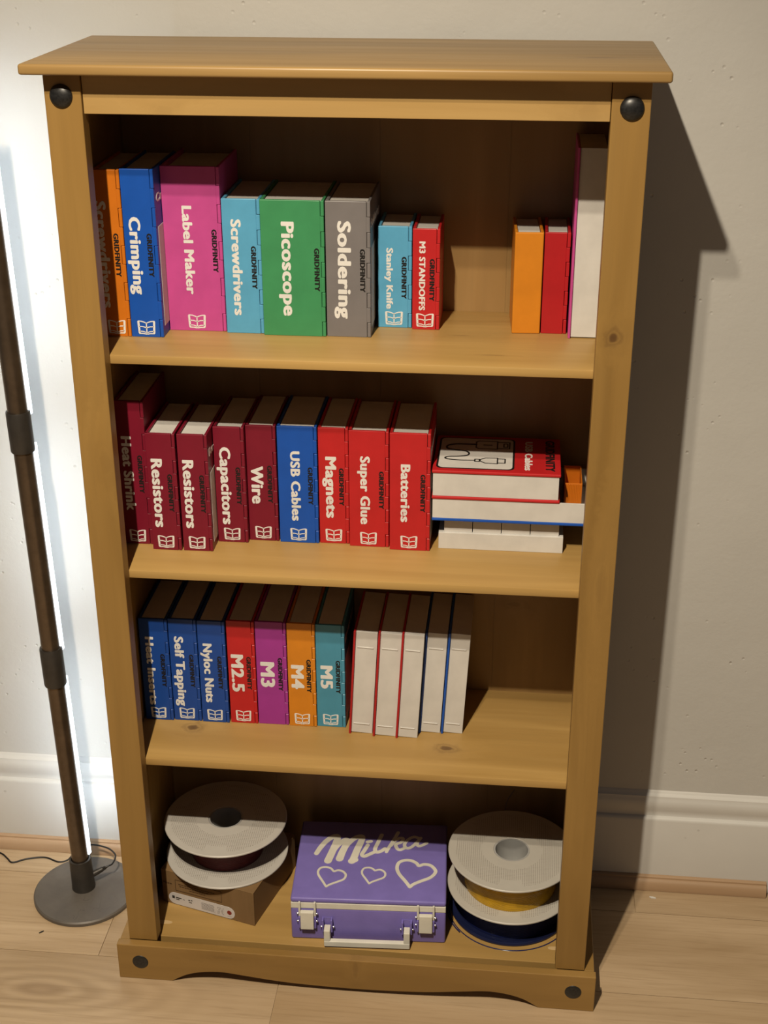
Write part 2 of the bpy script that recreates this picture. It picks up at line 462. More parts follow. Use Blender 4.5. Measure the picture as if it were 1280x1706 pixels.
WP, TP = 0.40327, 0.0153
def plinth_front():
    bm = bmesh.new()
    arch = []
    ctrl = [(-0.3110, 0.0), (-0.300, 0.0075), (-0.285, 0.0160), (-0.2653, 0.0225), (-0.243, 0.0262), (-0.2185, 0.0266), (-0.180, 0.0220),
            (-0.1211, 0.0155), (-0.060, 0.0125), (0.0, 0.0115), (0.060, 0.0125), (0.1211, 0.0155), (0.180, 0.0220), (0.2185, 0.0266),
            (0.243, 0.0262), (0.2653, 0.0225), (0.285, 0.0160), (0.300, 0.0075), (0.3110, 0.0)]
    arch = [(p.x, p.y) for p in smooth_path([(u, v, 0) for u, v in ctrl], 4)]
    top_n = [(WP, 0.0), (WP, ZP), (-WP, ZP), (-WP, 0.0)]
    # build as strips so that the concave outline stays clean
    xs = [-WP] + [u for u, v in arch] + [WP]
    zs = [0.0] + [v for u, v in arch] + [0.0]
    fr = []
    for yy in (-TP, 0.0):
        fr.append(([bm.verts.new((x, yy, z)) for x, z in zip(xs, zs)], [bm.verts.new((x, yy, ZP)) for x in xs]))
    (b0, t0), (b1, t1) = fr
    for i in range(len(xs) - 1):
        bm.faces.new([b0[i], b0[i + 1], t0[i + 1], t0[i]])
        bm.faces.new([b1[i + 1], b1[i], t1[i], t1[i + 1]])
        bm.faces.new([t0[i], t0[i + 1], t1[i + 1], t1[i]])
        bm.faces.new([b0[i + 1], b0[i], b1[i], b1[i + 1]])
    bm.faces.new([b0[0], t0[0], t1[0], b1[0]]); bm.faces.new([b0[-1], b1[-1], t1[-1], t0[-1]])
    return bm
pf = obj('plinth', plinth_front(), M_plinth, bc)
bv = pf.modifiers.new('edge', 'BEVEL'); bv.width = 0.0012; bv.segments = 2; bv.limit_method = 'ANGLE'; bv.angle_limit = math.radians(60)
for x, z in ((-0.3644, 0.0377), (0.3674, 0.0395)): dome(x, -TP, z, 0.0138, 0.0022, pf)
for s in (-1, 1):
    x0, x1 = (A - 0.0005) * s, (WP - 0.0025) * s
    obj('plinth_return', one_box(min(x0, x1), 0.0, 0.0, max(x0, x1), YB, ZP, bev=0.001), M_side, bc)

# ------------------------------------------------------------------ lettering
_txt = {}
def text_geo(s):
    """glyph outlines scaled so that length and capital height are 1"""
    if s in _txt: return _txt[s]
    cu = bpy.data.curves.new('letters', 'FONT')
    cu.body = s; cu.size = 1.0; cu.offset = 0.0; cu.extrude = 0.0; cu.resolution_u = 3; cu.space_character = 1.08
    o = bpy.data.objects.new('letters', cu); COL.objects.link(o)
    dg = bpy.context.evaluated_depsgraph_get(); ev = o.evaluated_get(dg)
    me = ev.to_mesh()
    vs = [(v.co.x, v.co.y) for v in me.vertices]; fs = [tuple(p.vertices) for p in me.polygons]
    ev.to_mesh_clear(); bpy.data.objects.remove(o); bpy.data.curves.remove(cu)
    _txt[s] = (vs, fs); return _txt[s]

def text_bm(s, length, cap, fmap, bold=0.050, lift=0.0003):
    """raised heavy lettering: the outline thickened all round by overlaying shifted copies"""
    vs, fs = text_geo(s); bm = bmesh.new()
    x0 = min(v[0] for v in vs) - bold; x1 = max(v[0] for v in vs) + bold
    ku = length / (x1 - x0); by = bold * 0.55; kv = cap / (0.729 + 2 * by)
    step = 0
    for dx, dy in ((0, 0), (1, 0), (-1, 0), (0, 1), (0, -1), (0.72, 0.72), (-0.72, 0.72), (0.72, -0.72), (-0.72, -0.72)):
        q = lift + 5e-6 * step; step += 1
        a = [bm.verts.new(fmap((x + dx * bold - x0) * ku, (y + dy * by + by) * kv, q)) for x, y in vs]
        for f in fs:
            try: bm.faces.new([a[i] for i in f])
            except ValueError: pass
    ret = bmesh.ops.extrude_face_region(bm, geom=list(bm.faces))
    n = Vector(fmap(0, 0, 0)) - Vector(fmap(0, 0, lift + 0.0002))
    for g in ret['geom']:
        if isinstance(g, bmesh.types.BMVert): g.co += n
    return bm

def emblem_bm(fmap, w=0.0265, h=0.0225):
    bm = bmesh.new(); d0, d1 = -0.0002, 0.0004
    def S(pts, t): stroke(bm, [(u * w, v * h) for u, v in pts], t, fmap, d0, d1)
    S([(0, 0.27), (0, -0.40)], 0.0016)
    for s in (-1, 1):
        S([(0, 0.27), (0.10 * s, 0.33), (0.26 * s, 0.39), (0.42 * s, 0.41)], 0.0015)
        S([(0.44 * s, 0.37), (0.41 * s, -0.36)], 0.0030)
        S([(0.40 * s, -0.27), (0.20 * s, -0.28), (0, -0.37)], 0.0013)
        S([(0.41 * s, -0.42), (0.20 * s, -0.42), (0.03 * s, -0.46)], 0.0015)
        S([(0.40 * s, 0.05), (0.20 * s, 0.04), (0, -0.03)], 0.0014)
    return bm

# ------------------------------------------------------------------ book-shaped boxes
COLS = {'orange': (0.76, 0.21, 0.012), 'amber': (0.85, 0.30, 0.02), 'blue': (0.010, 0.110, 0.58), 'deep_blue': (0.014, 0.085, 0.42), 'magenta': (0.70, 0.095, 0.38),
        'cyan': (0.13, 0.49, 0.80), 'teal': (0.085, 0.37, 0.55), 'green': (0.065, 0.36, 0.145), 'grey': (0.245, 0.23, 0.235), 'red': (0.66, 0.022, 0.026),
        'crimson': (0.56, 0.016, 0.022), 'maroon': (0.25, 0.010, 0.032), 'purple': (0.46, 0.05, 0.38)}
MP = {k: plastic('printed_plastic_' + k, v) for k, v in COLS.items()}
M_white = plastic('printed_plastic_white', (0.84, 0.82, 0.78), 0.5)
M_letter = plastic('white_letters', (1.0, 0.99, 0.96), 0.5, False)
M_ink = plastic('black_letters', (0.012, 0.011, 0.011), 0.5, False)

def book(name, x0, x1, y, z, h, colour, label, group, title=None, maker=True, emblem=True, panel=None, depth=None, hinge=True, block_set=0.0025, title2=None, open_lines=None, plain=False):
    """stands spine out: x0..x1 across, spine at y, on a shelf at z"""
    w = x1 - x0; d = depth or min(0.136, YB - 0.006 - y)
    c = MP[colour]
    t = empty(name, ((x0 + x1) / 2, y, z), label, 'book box', group)
    hx = w / 2
    # spine with the far cover, and hinge barrels left out along its right edge
    bm = bmesh.new(); ts, tc, kw = 0.0045, 0.0042, 0.0052
    nseg = 9 if h > 0.17 else 7
    if hinge:
        box(bm, -hx, 0, 0, hx - kw, ts, h, bev=0.0008)
        for i in range(nseg):
            if i % 2 == 0: continue
            za, zb = h * i / nseg, h * (i + 1) / nseg
            box(bm, hx - kw - 0.0005, 0.0002, za + 0.0002, hx - 0.0002, ts, zb - 0.0002, bev=0.0005, seg=1)
    else:
        box(bm, -hx, 0, 0, hx, ts, h, bev=0.0016 if plain else 0.0008, seg=3 if plain else 2)
    box(bm, -hx, 0.001, 0, -hx + tc, d, h, bev=0.0008)
    obj('cover', bm, c, t)
    bm = bmesh.new()
    box(bm, hx - tc + 0.0002, 0.004 if hinge else 0.001, 0, hx, d, h, bev=0.0008)
    if hinge:
        for i in range(0, nseg, 2):
            za, zb = h * i / nseg, h * (i + 1) / nseg
            box(bm, hx - kw + 0.0006, -0.0003, za + 0.0003, hx + 0.0002, 0.006, zb - 0.0003, bev=0.0007, seg=1)
    lid = obj('lid', bm, c, t)
    obj('page_block', one_box(-hx + tc + 0.0008, ts + 0.0004, 0.002, hx - tc - 0.0006, d - 0.003, h - block_set, bev=0.0004), M_white, t, label='white inner box')
    if title:
        s, xb, xc, zt, zb = title
        fm = lambda u, v, q: Vector((xb - (x0 + x1) / 2 + v, -q, zt - z - u))
        obj('title_lettering', text_bm(s, zt - zb, xc - xb, fm), M_letter, t, label='white title lettering')
    if maker:
        L, cp = 0.0628, 0.0078
        fm = lambda u, v, q: Vector((hx - 0.0070 - cp + v, -q, h / 2 + L / 2 - u))
        obj('maker_lettering', text_bm('GRIDFINITY', L, cp, fm, 0.06), M_ink, t, label='small black lettering')
    if emblem:
        fm = lambda u, v, q: Vector((u - 0.001, -q, 0.0148 + v))
        obj('emblem', emblem_bm(fm), M_letter, t, label='white open book emblem')
    if panel:
        # art on the right hand cover: picture panel below, words above
        pc = bmesh.new(); ph = h * 0.60; pd = d * 0.84
        box(pc, hx - 0.0004, d * 0.08, h * 0.06, hx + 0.0004, d * 0.08 + pd, h * 0.06 + ph, bev=0.0002, seg=1)
        obj('picture_panel', pc, M_white, lid, label='white picture panel')
        fm = lambda u, v, q: Vector((hx + q, 0.010 + u, h * 0.80 + v))
        obj('cover_lettering', text_bm(panel, d * 0.8, 0.013, fm), M_letter, lid)
    return t

GT, GM, GL = 'book-shaped boxes on the top shelf', 'book-shaped boxes on the middle shelf', 'book-shaped boxes on the lower shelf'
N_ = 'book'
# top shelf
book(N_, -0.3664, -0.3275, 0.1090, Z1, 0.2405, 'orange', 'tall orange book-shaped box half hidden by the left post of the top shelf', GT, ('Screwdrivers', -0.3658, -0.3488, 1.3063, 1.1517))
book(N_, -0.3268, -0.2796, 0.1095, Z1, 0.2420, 'blue', 'tall blue book-shaped box titled Crimping on the top shelf', GT, ('Crimping', -0.3188, -0.3011, 1.2848, 1.1729), panel='Crimping')
book(N_, -0.2790, -0.1945, 0.1460, Z1, 0.2400, 'magenta', 'wide tall magenta book-shaped box titled Label Maker', GT, ('Label Maker', -0.2507, -0.2355, 1.2937, 1.1643), block_set=0.006)
book(N_, -0.1925, -0.1374, 0.1410, Z1, 0.1967, 'cyan', 'pale blue book-shaped box titled Screwdrivers between the magenta and green boxes', GT, ('Screwdrivers', -0.1800, -0.1644, 1.2772, 1.1362), emblem=False)
book(N_, -0.1365, -0.0455, 0.1356, Z1, 0.1977, 'green', 'very wide green book-shaped box on the top shelf', GT, ('Picoscope', -0.1069, -0.0871, 1.2766, 1.1393), emblem=False)
book(N_, -0.0440, 0.0196, 0.1380, Z1, 0.1973, 'grey', 'grey book-shaped box titled Soldering on the top shelf', GT, ('Soldering', -0.0269, -0.0065, 1.2787, 1.1367), emblem=False, panel='Soldering')
book(N_, 0.0250, 0.0745, 0.1893, Z1, 0.1512, 'cyan', 'short pale blue book-shaped box right of the grey Soldering box', GT, ('Stanley Knife', 0.0375, 0.0478, 1.2288, 1.1377), depth=0.088)
book(N_, 0.0762, 0.1158, 0.1832, Z1, 0.1500, 'red', 'short red book-shaped box titled M3 STANDOFFS on the top shelf', GT, ('M3 STANDOFFS', 0.0858, 0.0953, 1.2410, 1.1385), depth=0.094)
book(N_, 0.2228, 0.2636, 0.1780, Z1, 0.1494, 'amber', 'short plain orange book-shaped box at the right of the gap on the top shelf', GT, maker=False, emblem=False, depth=0.096, hinge=False, plain=True).rotation_euler.z = math.radians(3.0)
book(N_, 0.2650, 0.3015, 0.1815, Z1, 0.1493, 'crimson', 'short plain red book-shaped box between the plain orange and the tall white box', GT, maker=False, emblem=False, depth=0.095)
# middle shelf
book(N_, -0.3664, -0.3212, 0.1147, Z2, 0.2375, 'maroon', 'tallest maroon book-shaped box, titled Heat Shrink', GM, ('Heat Shrink', -0.3590, -0.3425, 0.9500, 0.8265))
book(N_, -0.3172, -0.2720, 0.0980, Z2, 0.1937, 'maroon', 'maroon book-shaped box titled Resistors, beside the Heat Shrink box', GM, ('Resistors', -0.3107, -0.2922, 0.9221, 0.8078))
book(N_, -0.2690, -0.2231, 0.0989, Z2, 0.1936, 'maroon', 'maroon book-shaped box titled Resistors, beside the Capacitors box', GM, ('Resistors', -0.2626, -0.2443, 0.9217, 0.8079), panel='Resistors')
book(N_, -0.2218, -0.1746, 0.1345, Z2, 0.1934, 'maroon', 'maroon book-shaped box titled Capacitors on the middle shelf', GM, ('Capacitors', -0.2133, -0.1951, 0.9300, 0.7999))
book(N_, -0.1738, -0.1276, 0.1450, Z2, 0.1936, 'maroon', 'maroon book-shaped box titled Wire on the middle shelf', GM, ('Wire', -0.1677, -0.1474, 0.8962, 0.8327), block_set=0.0008)
book(N_, -0.1252, -0.0642, 0.1430, Z2, 0.1949, 'blue', 'blue book-shaped box titled USB Cables standing on the middle shelf', GM, ('USB Cables', -0.1055, -0.0900, 0.9238, 0.8069), block_set=0.0008)
book(N_, -0.0628, -0.0166, 0.1457, Z2, 0.1935, 'red', 'red book-shaped box titled Magnets on the middle shelf', GM, ('Magnets', -0.0521, -0.0342, 0.9160, 0.8130), block_set=0.0008)
book(N_, -0.0152, 0.0456, 0.1395, Z2, 0.1933, 'red', 'red book-shaped box titled Super Glue on the middle shelf', GM, ('Super Glue', 0.0021, 0.0180, 0.9214, 0.8077))
book(N_, 0.0478, 0.1095, 0.1325, Z2, 0.1945, 'red', 'red book-shaped box titled Batteries at the right end of the standing row', GM, ('Batteries', 0.0647, 0.0801, 0.9136, 0.8175), panel='Batteries')
# lower shelf
book(N_, -0.3640, -0.3167, 0.1370, Z3, 0.1938, 'deep_blue', 'dark blue book-shaped box titled Heat Inserts on the lower shelf', GL, ('Heat Inserts', -0.3549, -0.3402, 0.5886, 0.4578), block_set=0.0006)
book(N_, -0.3155, -0.2692, 0.1393, Z3, 0.1943, 'deep_blue', 'dark blue book-shaped box titled Self Tapping on the lower shelf', GL, ('Self Tapping', -0.3069, -0.2908, 0.5906, 0.4570), block_set=0.0006)
book(N_, -0.2675, -0.2221, 0.1386, Z3, 0.1938, 'deep_blue', 'dark blue book-shaped box titled Nyloc Nuts on the lower shelf', GL, ('Nyloc Nuts', -0.2596, -0.2436, 0.5801, 0.4673), block_set=0.0006)
book(N_, -0.2197, -0.1740, 0.1408, Z3, 0.1952, 'red', 'red book-shaped box titled M2.5 on the lower shelf', GL, ('M2.5', -0.2144, -0.1925, 0.5610, 0.4897), block_set=0.0006)
book(N_, -0.1727, -0.1221, 0.1420, Z3, 0.1955, 'purple', 'pinkish purple book-shaped box titled M3 on the lower shelf', GL, ('M3', -0.1661, -0.1412, 0.5489, 0.5009), emblem=False, block_set=0.0006)
book(N_, -0.1205, -0.0748, 0.1410, Z3, 0.1960, 'amber', 'orange book-shaped box titled M4 on the lower shelf', GL, ('M4', -0.1151, -0.0926, 0.5468, 0.5007), block_set=0.0006)
book(N_, -0.0740, -0.0268, 0.1437, Z3, 0.1945, 'teal', 'turquoise book-shaped box titled M5 on the lower shelf', GL, ('M5', -0.0669, -0.0454, 0.5468, 0.5026), panel='M5', block_set=0.0006)

# white boxes turned fore-edge out, one coloured cover on the left
def white_book(x0, x1, y, z, h, colour, label, group, tilt=0.0, ridges=True, depth=0.136, tc=0.0036):
    w = x1 - x0; ov = w * math.tan(tilt)
    t = empty('book', (x0 + (0 if tilt else 0), y, z), label, 'book box', group, roty=tilt)
    d = min(depth, YB - 0.004 - y)
    bm = bmesh.new()
    box(bm, 0, -0.0035, 0.0, tc, d, h + 0.001, bev=0.0010)
    obj('cover', bm, MP[colour], t, label=colour.replace('_', ' ') + ' cover')
    bm = bmesh.new()
    box(bm, tc + 0.0003, 0, max(ov, 0.0015) if tilt else 0.0015, w, d - 0.002, h, bev=0.0006)
    if ridges:
        for zz in (0.0185, h - 0.0300):
            box(bm, tc + 0.003, -0.0012, zz, w - 0.005, 0.002, zz + 0.0022, bev=0.0009)
    obj('page_block', bm, M_white, t, label='white box block with finger ridges' if ridges else 'white box block')
    return t
TL = math.radians(3.0)
white_book(0.3040, 0.3445, 0.1640, Z1, 0.2712, 'magenta', 'tallest white box with a magenta cover against the right end of the top shelf', GT, 0.0, False, depth=0.112)
white_book(-0.0195, 0.0190, 0.1305, Z3, 0.1940, 'crimson', 'white box with a red cover standing beside the turquoise M5 box', GL, TL)
white_book(0.0205, 0.0583, 0.1260, Z3, 0.1958, 'crimson', 'middle one of the three red covered white boxes on the lower shelf', GL, TL)
white_book(0.0585, 0.0942, 0.1245, Z3, 0.1960, 'crimson', 'red covered white box standing beside the first blue covered one', GL, TL)
white_book(0.0948, 0.1305, 0.1430, Z3, 0.1907, 'deep_blue', 'white box with a dark blue cover beside the red covered boxes', GL, TL)
white_book(0.1318, 0.1672, 0.1445, Z3, 0.1905, 'blue', 'rightmost white box with a blue cover on the lower shelf', GL, TL)

# lying stack at the right of the middle shelf
def lying_stack():
    g = 'boxes stacked flat on the middle shelf'
    # lowest: white stepped tray
    t = empty('storage_tray', (0.2183, 0.1445, Z2), 'white stepped tray at the bottom of the flat stack on the middle shelf', 'tray', g)
    hw = 0.0957
    obj('tray_base', one_box(-hw, 0, 0, hw, 0.128, 0.0275, bev=0.0006), M_white, t)
    for i in range(4):
        x0 = -0.0878 + i * 0.0443
        obj('compartment', one_box(x0 + 0.0005, 0.0028, 0.0270, x0 + 0.0438, 0.125, 0.0548, bev=0.0006), M_white, t)
    # middle: open tray on a blue cover
    zb = Z2 + 0.0548
    t = empty('book', (0.2330, 0.1300, zb), 'open white book-shaped tray on a blue cover, lying above the stepped tray', 'book box', g)
    obj('cover', one_box(-0.1203, -0.0012, 0, 0.1203, 0.140, 0.0042, bev=0.0010), MP['blue'], t, label='blue cover')
    bm = bmesh.new(); hx, d, zt = 0.1195, 0.138, 0.0364
    box(bm, -hx, 0, 0.0043, hx, 0.003, zt, bev=0.0003)
    box(bm, -hx, d - 0.003, 0.0043, hx, d, zt, bev=0.0003)
    box(bm, -hx, 0.003, 0.0043, -hx + 0.003, d - 0.003, zt, bev=0.0003)
    box(bm, hx - 0.003, 0.003, 0.0043, hx, d - 0.003, zt, bev=0.0003)
    box(bm, -hx + 0.003, 0.003, 0.0043, hx - 0.003, d - 0.003, 0.0065)
    obj('tray_wall', bm, M_white, t, label='white open tray')
    ztop = zb + zt
    # inside the open end: ridged orange bin
    fl = zb + 0.0066
    ob = empty('storage_bin', (0.3262, 0.1780, fl), 'small ribbed orange bin standing in the open end of the white tray', 'bin', None)
    bm = bmesh.new(); bw, bd, bh, wt = 0.0270, 0.070, 0.0425, 0.0014
    box(bm, -bw / 2, 0, 0, bw / 2, wt, bh, bev=0.0004)
    box(bm, -bw / 2, bd - wt, 0, bw / 2, bd, bh, bev=0.0004)
    box(bm, -bw / 2, wt, 0, -bw / 2 + wt, bd - wt, bh, bev=0.0004)
    box(bm, bw / 2 - wt, wt, 0, bw / 2, bd - wt, bh, bev=0.0004)
    box(bm, -bw / 2 + wt, wt, 0, bw / 2 - wt, bd - wt, 0.002)
    for i in range(10):
        x = -bw / 2 + 0.0010 + i * (bw - 0.002) / 10
        box(bm, x + 0.0003, -0.0007, 0.001, x + (bw - 0.002) / 10 - 0.0003, 0.0004, bh - 0.0012, bev=0.0004, seg=1)
    obj('bin_body', bm, MP['orange'], ob)
    # top: red box lying on its side
    t = empty('book', (0.2085, 0.1300, ztop), 'red book-shaped box lying flat on top of the stack, cable picture on its cover', 'book box', g)
    hx, d, hh = 0.0965, 0.140, 0.0475
    bm = bmesh.new()
    box(bm, -hx, -0.002, 0, hx, d, 0.0048, bev=0.0014)
    box(bm, -hx, d - 0.005, 0.001, hx, d, hh - 0.001, bev=0.001)
    obj('cover', bm, MP['red'], t)
    lid = obj('lid', one_box(-hx, -0.002, hh - 0.0050, hx, d, hh, bev=0.0014), MP['red'], t)
    obj('page_block', one_box(-hx + 0.0015, 0, 0.0049, hx - 0.0025, d - 0.0055, hh - 0.0051, bev=0.0004), M_white, t, label='white inner box')
    # picture panel with a cable drawn in black
    def rr(x0, y0, x1, y1, r):
        out = []
        for cx, cy, a0 in ((x1 - r, y1 - r, 0), (x0 + r, y1 - r, 90), (x0 + r, y0 + r, 180), (x1 - r, y0 + r, 270)):
            out += [(cx + r * math.cos(math.radians(a0 + 15 * k)), cy + r * math.sin(math.radians(a0 + 15 * k))) for k in range(7)]
        return out
    up = lambda u, v, q: Vector((u, v, hh + q))
    bm = bmesh.new(); prism(bm, rr(-0.0915, 0.0075, 0.0265, 0.1310, 0.009), -0.0003, 0.0002, up); prism_b = obj('panel_border', bm, M_ink, lid, label='black border')
    bm = bmesh.new(); prism(bm, rr(-0.0885, 0.0105, 0.0235, 0.1280, 0.008), -0.0003, 0.0004, up)
    pn = obj('picture_panel', bm, M_white, lid, label='white picture panel')
    bm = bmesh.new()
    cab = smooth_path([(-0.034, 0.0405, 0), (-0.055, 0.0395, 0), (-0.075, 0.0420, 0), (-0.0795, 0.0470, 0), (-0.074, 0.0520, 0), (-0.060, 0.0540, 0), (-0.0465, 0.0590, 0), (-0.044, 0.0680, 0), (-0.050, 0.0760, 0), (-0.065, 0.0790, 0), (-0.078, 0.0850, 0), (-0.078, 0.0960, 0), (-0.066, 0.1030, 0), (-0.045, 0.1040, 0), (-0.034, 0.1040, 0)], 5)
    stroke(bm, [(p.x, p.y) for p in cab], 0.0028, up, 0.0002, 0.0007)
    def outline(pts, w=0.0020): stroke(bm, pts + [pts[0]], w, up, 0.0002, 0.0007)
    outline([(-0.034, 0.0365), (-0.027, 0.0365), (-0.027, 0.0450), (-0.034, 0.0450)])
    outline([(-0.026, 0.0385), (-0.018, 0.0310), (0.0005, 0.0300), (0.0005, 0.0520), (-0.018, 0.0510), (-0.026, 0.0440)])
    outline([(0.0005, 0.0330), (0.0120, 0.0330), (0.0120, 0.0490), (0.0005, 0.0490)])
    outline([(-0.034, 0.0920), (-0.030, 0.0880), (-0.001, 0.0880), (-0.001, 0.1190), (-0.030, 0.1190), (-0.034, 0.1150)])
    outline([(-0.001, 0.0910), (0.0180, 0.0910), (0.0180, 0.1160), (-0.001, 0.1160)])
    outline([(0.0090, 0.0970), (0.0150, 0.0970), (0.0150, 0.1100), (0.0090, 0.1100)])
    stroke(bm, [(-0.022, 0.1035), (-0.010, 0.1035)], 0.003, up, 0.0002, 0.0007)
    obj('cable_drawing', bm, M_ink, pn, label='black line drawing of a cable with two plugs')
    fm = lambda u, v, q: Vector((0.0420 + v, 0.1230 - u, hh + q))
    obj('title_lettering', text_bm('USB Cables', 0.113, 0.0125, fm), M_letter, lid, label='white title lettering')
    fm = lambda u, v, q: Vector((0.0735 + v, 0.1300 - u, hh + q))
    obj('maker_lettering', text_bm('GRIDFINITY', 0.121, 0.0150, fm), M_ink, lid, label='black lettering')
lying_stack()

# ------------------------------------------------------------------ filament spools
def flange_mat(name, col):
    m, nt, b = new_mat(name); N = NB(nt)
    P = N.n('ShaderNodeTexCoord').outputs['Object']
    sx = N.n('ShaderNodeSeparateXYZ'); N.link(P, sx.inputs[0])
    X, Y = sx.outputs[0], sx.outputs[1]
    R = N.math('SQRT', N.math('ADD', N.math('MULTIPLY', X, X), N.math('MULTIPLY', Y, Y)))
    def cell(v): return N.math('SUBTRACT', N.math('FRACT', N.math('MULTIPLY', v, 284.0)), 0.5)
    cx, cy = cell(X), cell(Y)
    dot = N.math('LESS_THAN', N.math('ADD', N.math('MULTIPLY', cx, cx), N.math('MULTIPLY', cy, cy)), 0.045)
    band = N.math('MULTIPLY', N.math('GREATER_THAN', R, 0.052), N.math('LESS_THAN', R, 0.096))
    ang = N.math('ARCTAN2', Y, X)
    sect = N.math('LESS_THAN', N.math('SINE', N.math('MULTIPLY', ang, 3.0)), 0.80)
    inner = N.math('LESS_THAN', R, 0.080)
    keep = N.math('MAXIMUM', sect, inner)
    f = N.math('MULTIPLY', N.math('MULTIPLY', dot, band), keep)
    ns = N.noise(P, 40, 3)
    c = N.mix(N.ramp(ns, [(0.3, 0.0), (0.7, 1.0)]), tuple(x * 0.95 for x in col), col)
    N.link(N.mix(N.math('MULTIPLY', f, 0.75), c, (0.12, 0.09, 0.07)), b.inputs['Base Color'])
    b.inputs['Roughness'].default_value = 0.45
    bp = N.n('ShaderNodeBump'); bp.inputs['Strength'].default_value = 0.4; bp.inputs['Distance'].default_value = 0.001; bp.invert = True
    N.link(f, bp.inputs['Height']); N.link(bp.outputs[0], b.inputs['Normal'])
    return m
M_flange = flange_mat('white_spool_plastic', (0.49, 0.47, 0.435))
M_flange_grey = flange_mat('grey_spool_plastic', (0.46, 0.44, 0.395))
def filament_mat(name, col, rough=0.25):
    m, nt, b = new_mat(name); N = NB(nt)
    P = N.n('ShaderNodeTexCoord').outputs['Object']
    sx = N.n('ShaderNodeSeparateXYZ'); N.link(P, sx.inputs[0])
    w = N.math('SINE', N.math('MULTIPLY', sx.outputs[2], 3600.0))
    ns = N.noise(P, 60, 3)
    N.link(N.mix(N.ramp(ns, [(0.3, 0.0), (0.7, 1.0)]), tuple(x * 0.75 for x in col), col), b.inputs['Base Color'])
    b.inputs['Roughness'].default_value = rough
    bp = N.n('ShaderNodeBump'); bp.inputs['Strength'].default_value = 0.5; bp.inputs['Distance'].default_value = 0.0008
    N.link(w, bp.inputs['Height']); N.link(bp.outputs[0], b.inputs['Normal'])
    return m
M_fil_red = filament_mat('dark_red_filament', (0.10, 0.008, 0.010), 0.4)
M_fil_yel = filament_mat('yellow_filament', (0.58, 0.33, 0.010), 0.16)
M_fil_blu = filament_mat('navy_filament', (0.014, 0.022, 0.11), 0.18)
M_navy = plastic('navy_spool_plastic', (0.016, 0.022, 0.075), 0.12, False, spec=0.7)
M_hub = plastic('grey_hub_plastic', (0.50, 0.50, 0.49), 0.35, False)

def spool(x, y, z, r, h, rf, mfl, mfil, label, group, rh=0.030, tf=0.0042, solid_hub=True, dark_hub=False):
    t = empty('filament_spool', (x, y, z), label, 'spool', group)
    for z0 in (0.0, h - tf):
        bm = bmesh.new()
        lathe(bm, [(rh, z0), (r - 0.0012, z0), (r, z0 + 0.0012), (r, z0 + tf - 0.0012), (r - 0.0012, z0 + tf), (rh + 0.001, z0 + tf), (rh, z0 + tf - 0.001)], 96, closed=True)
        obj('flange', bm, mfl, t, smooth=True)
    bm = bmesh.new()
    lathe(bm, [(rh - 0.0025, 0.0002), (rh + 0.0002, 0.0002), (rh + 0.0002, h - 0.0006), (rh - 0.0025, h - 0.0006)], 64, closed=True)
    lathe(bm, [(rh - 0.0024, h * 0.30), (0, h * 0.30), (0, h * 0.27), (rh - 0.0024, h * 0.27)], 64) if solid_hub else None
    obj('hub', bm, M_hub, t, smooth=True, label='grey hub tube')
    bm = bmesh.new(); n = 10
    prof = [(rh + 0.0004, tf + 0.0002)] + [(rf + 0.0006 * math.sin(k * 2.1), tf + 0.0002 + (h - 2 * tf - 0.0004) * k / n) for k in range(n + 1)] + [(rh + 0.0004, h - tf - 0.0002)]
    lathe(bm, prof, 96, closed=True)
    obj('filament_winding', bm, mfil, t, smooth=True, label='wound filament')
    return t

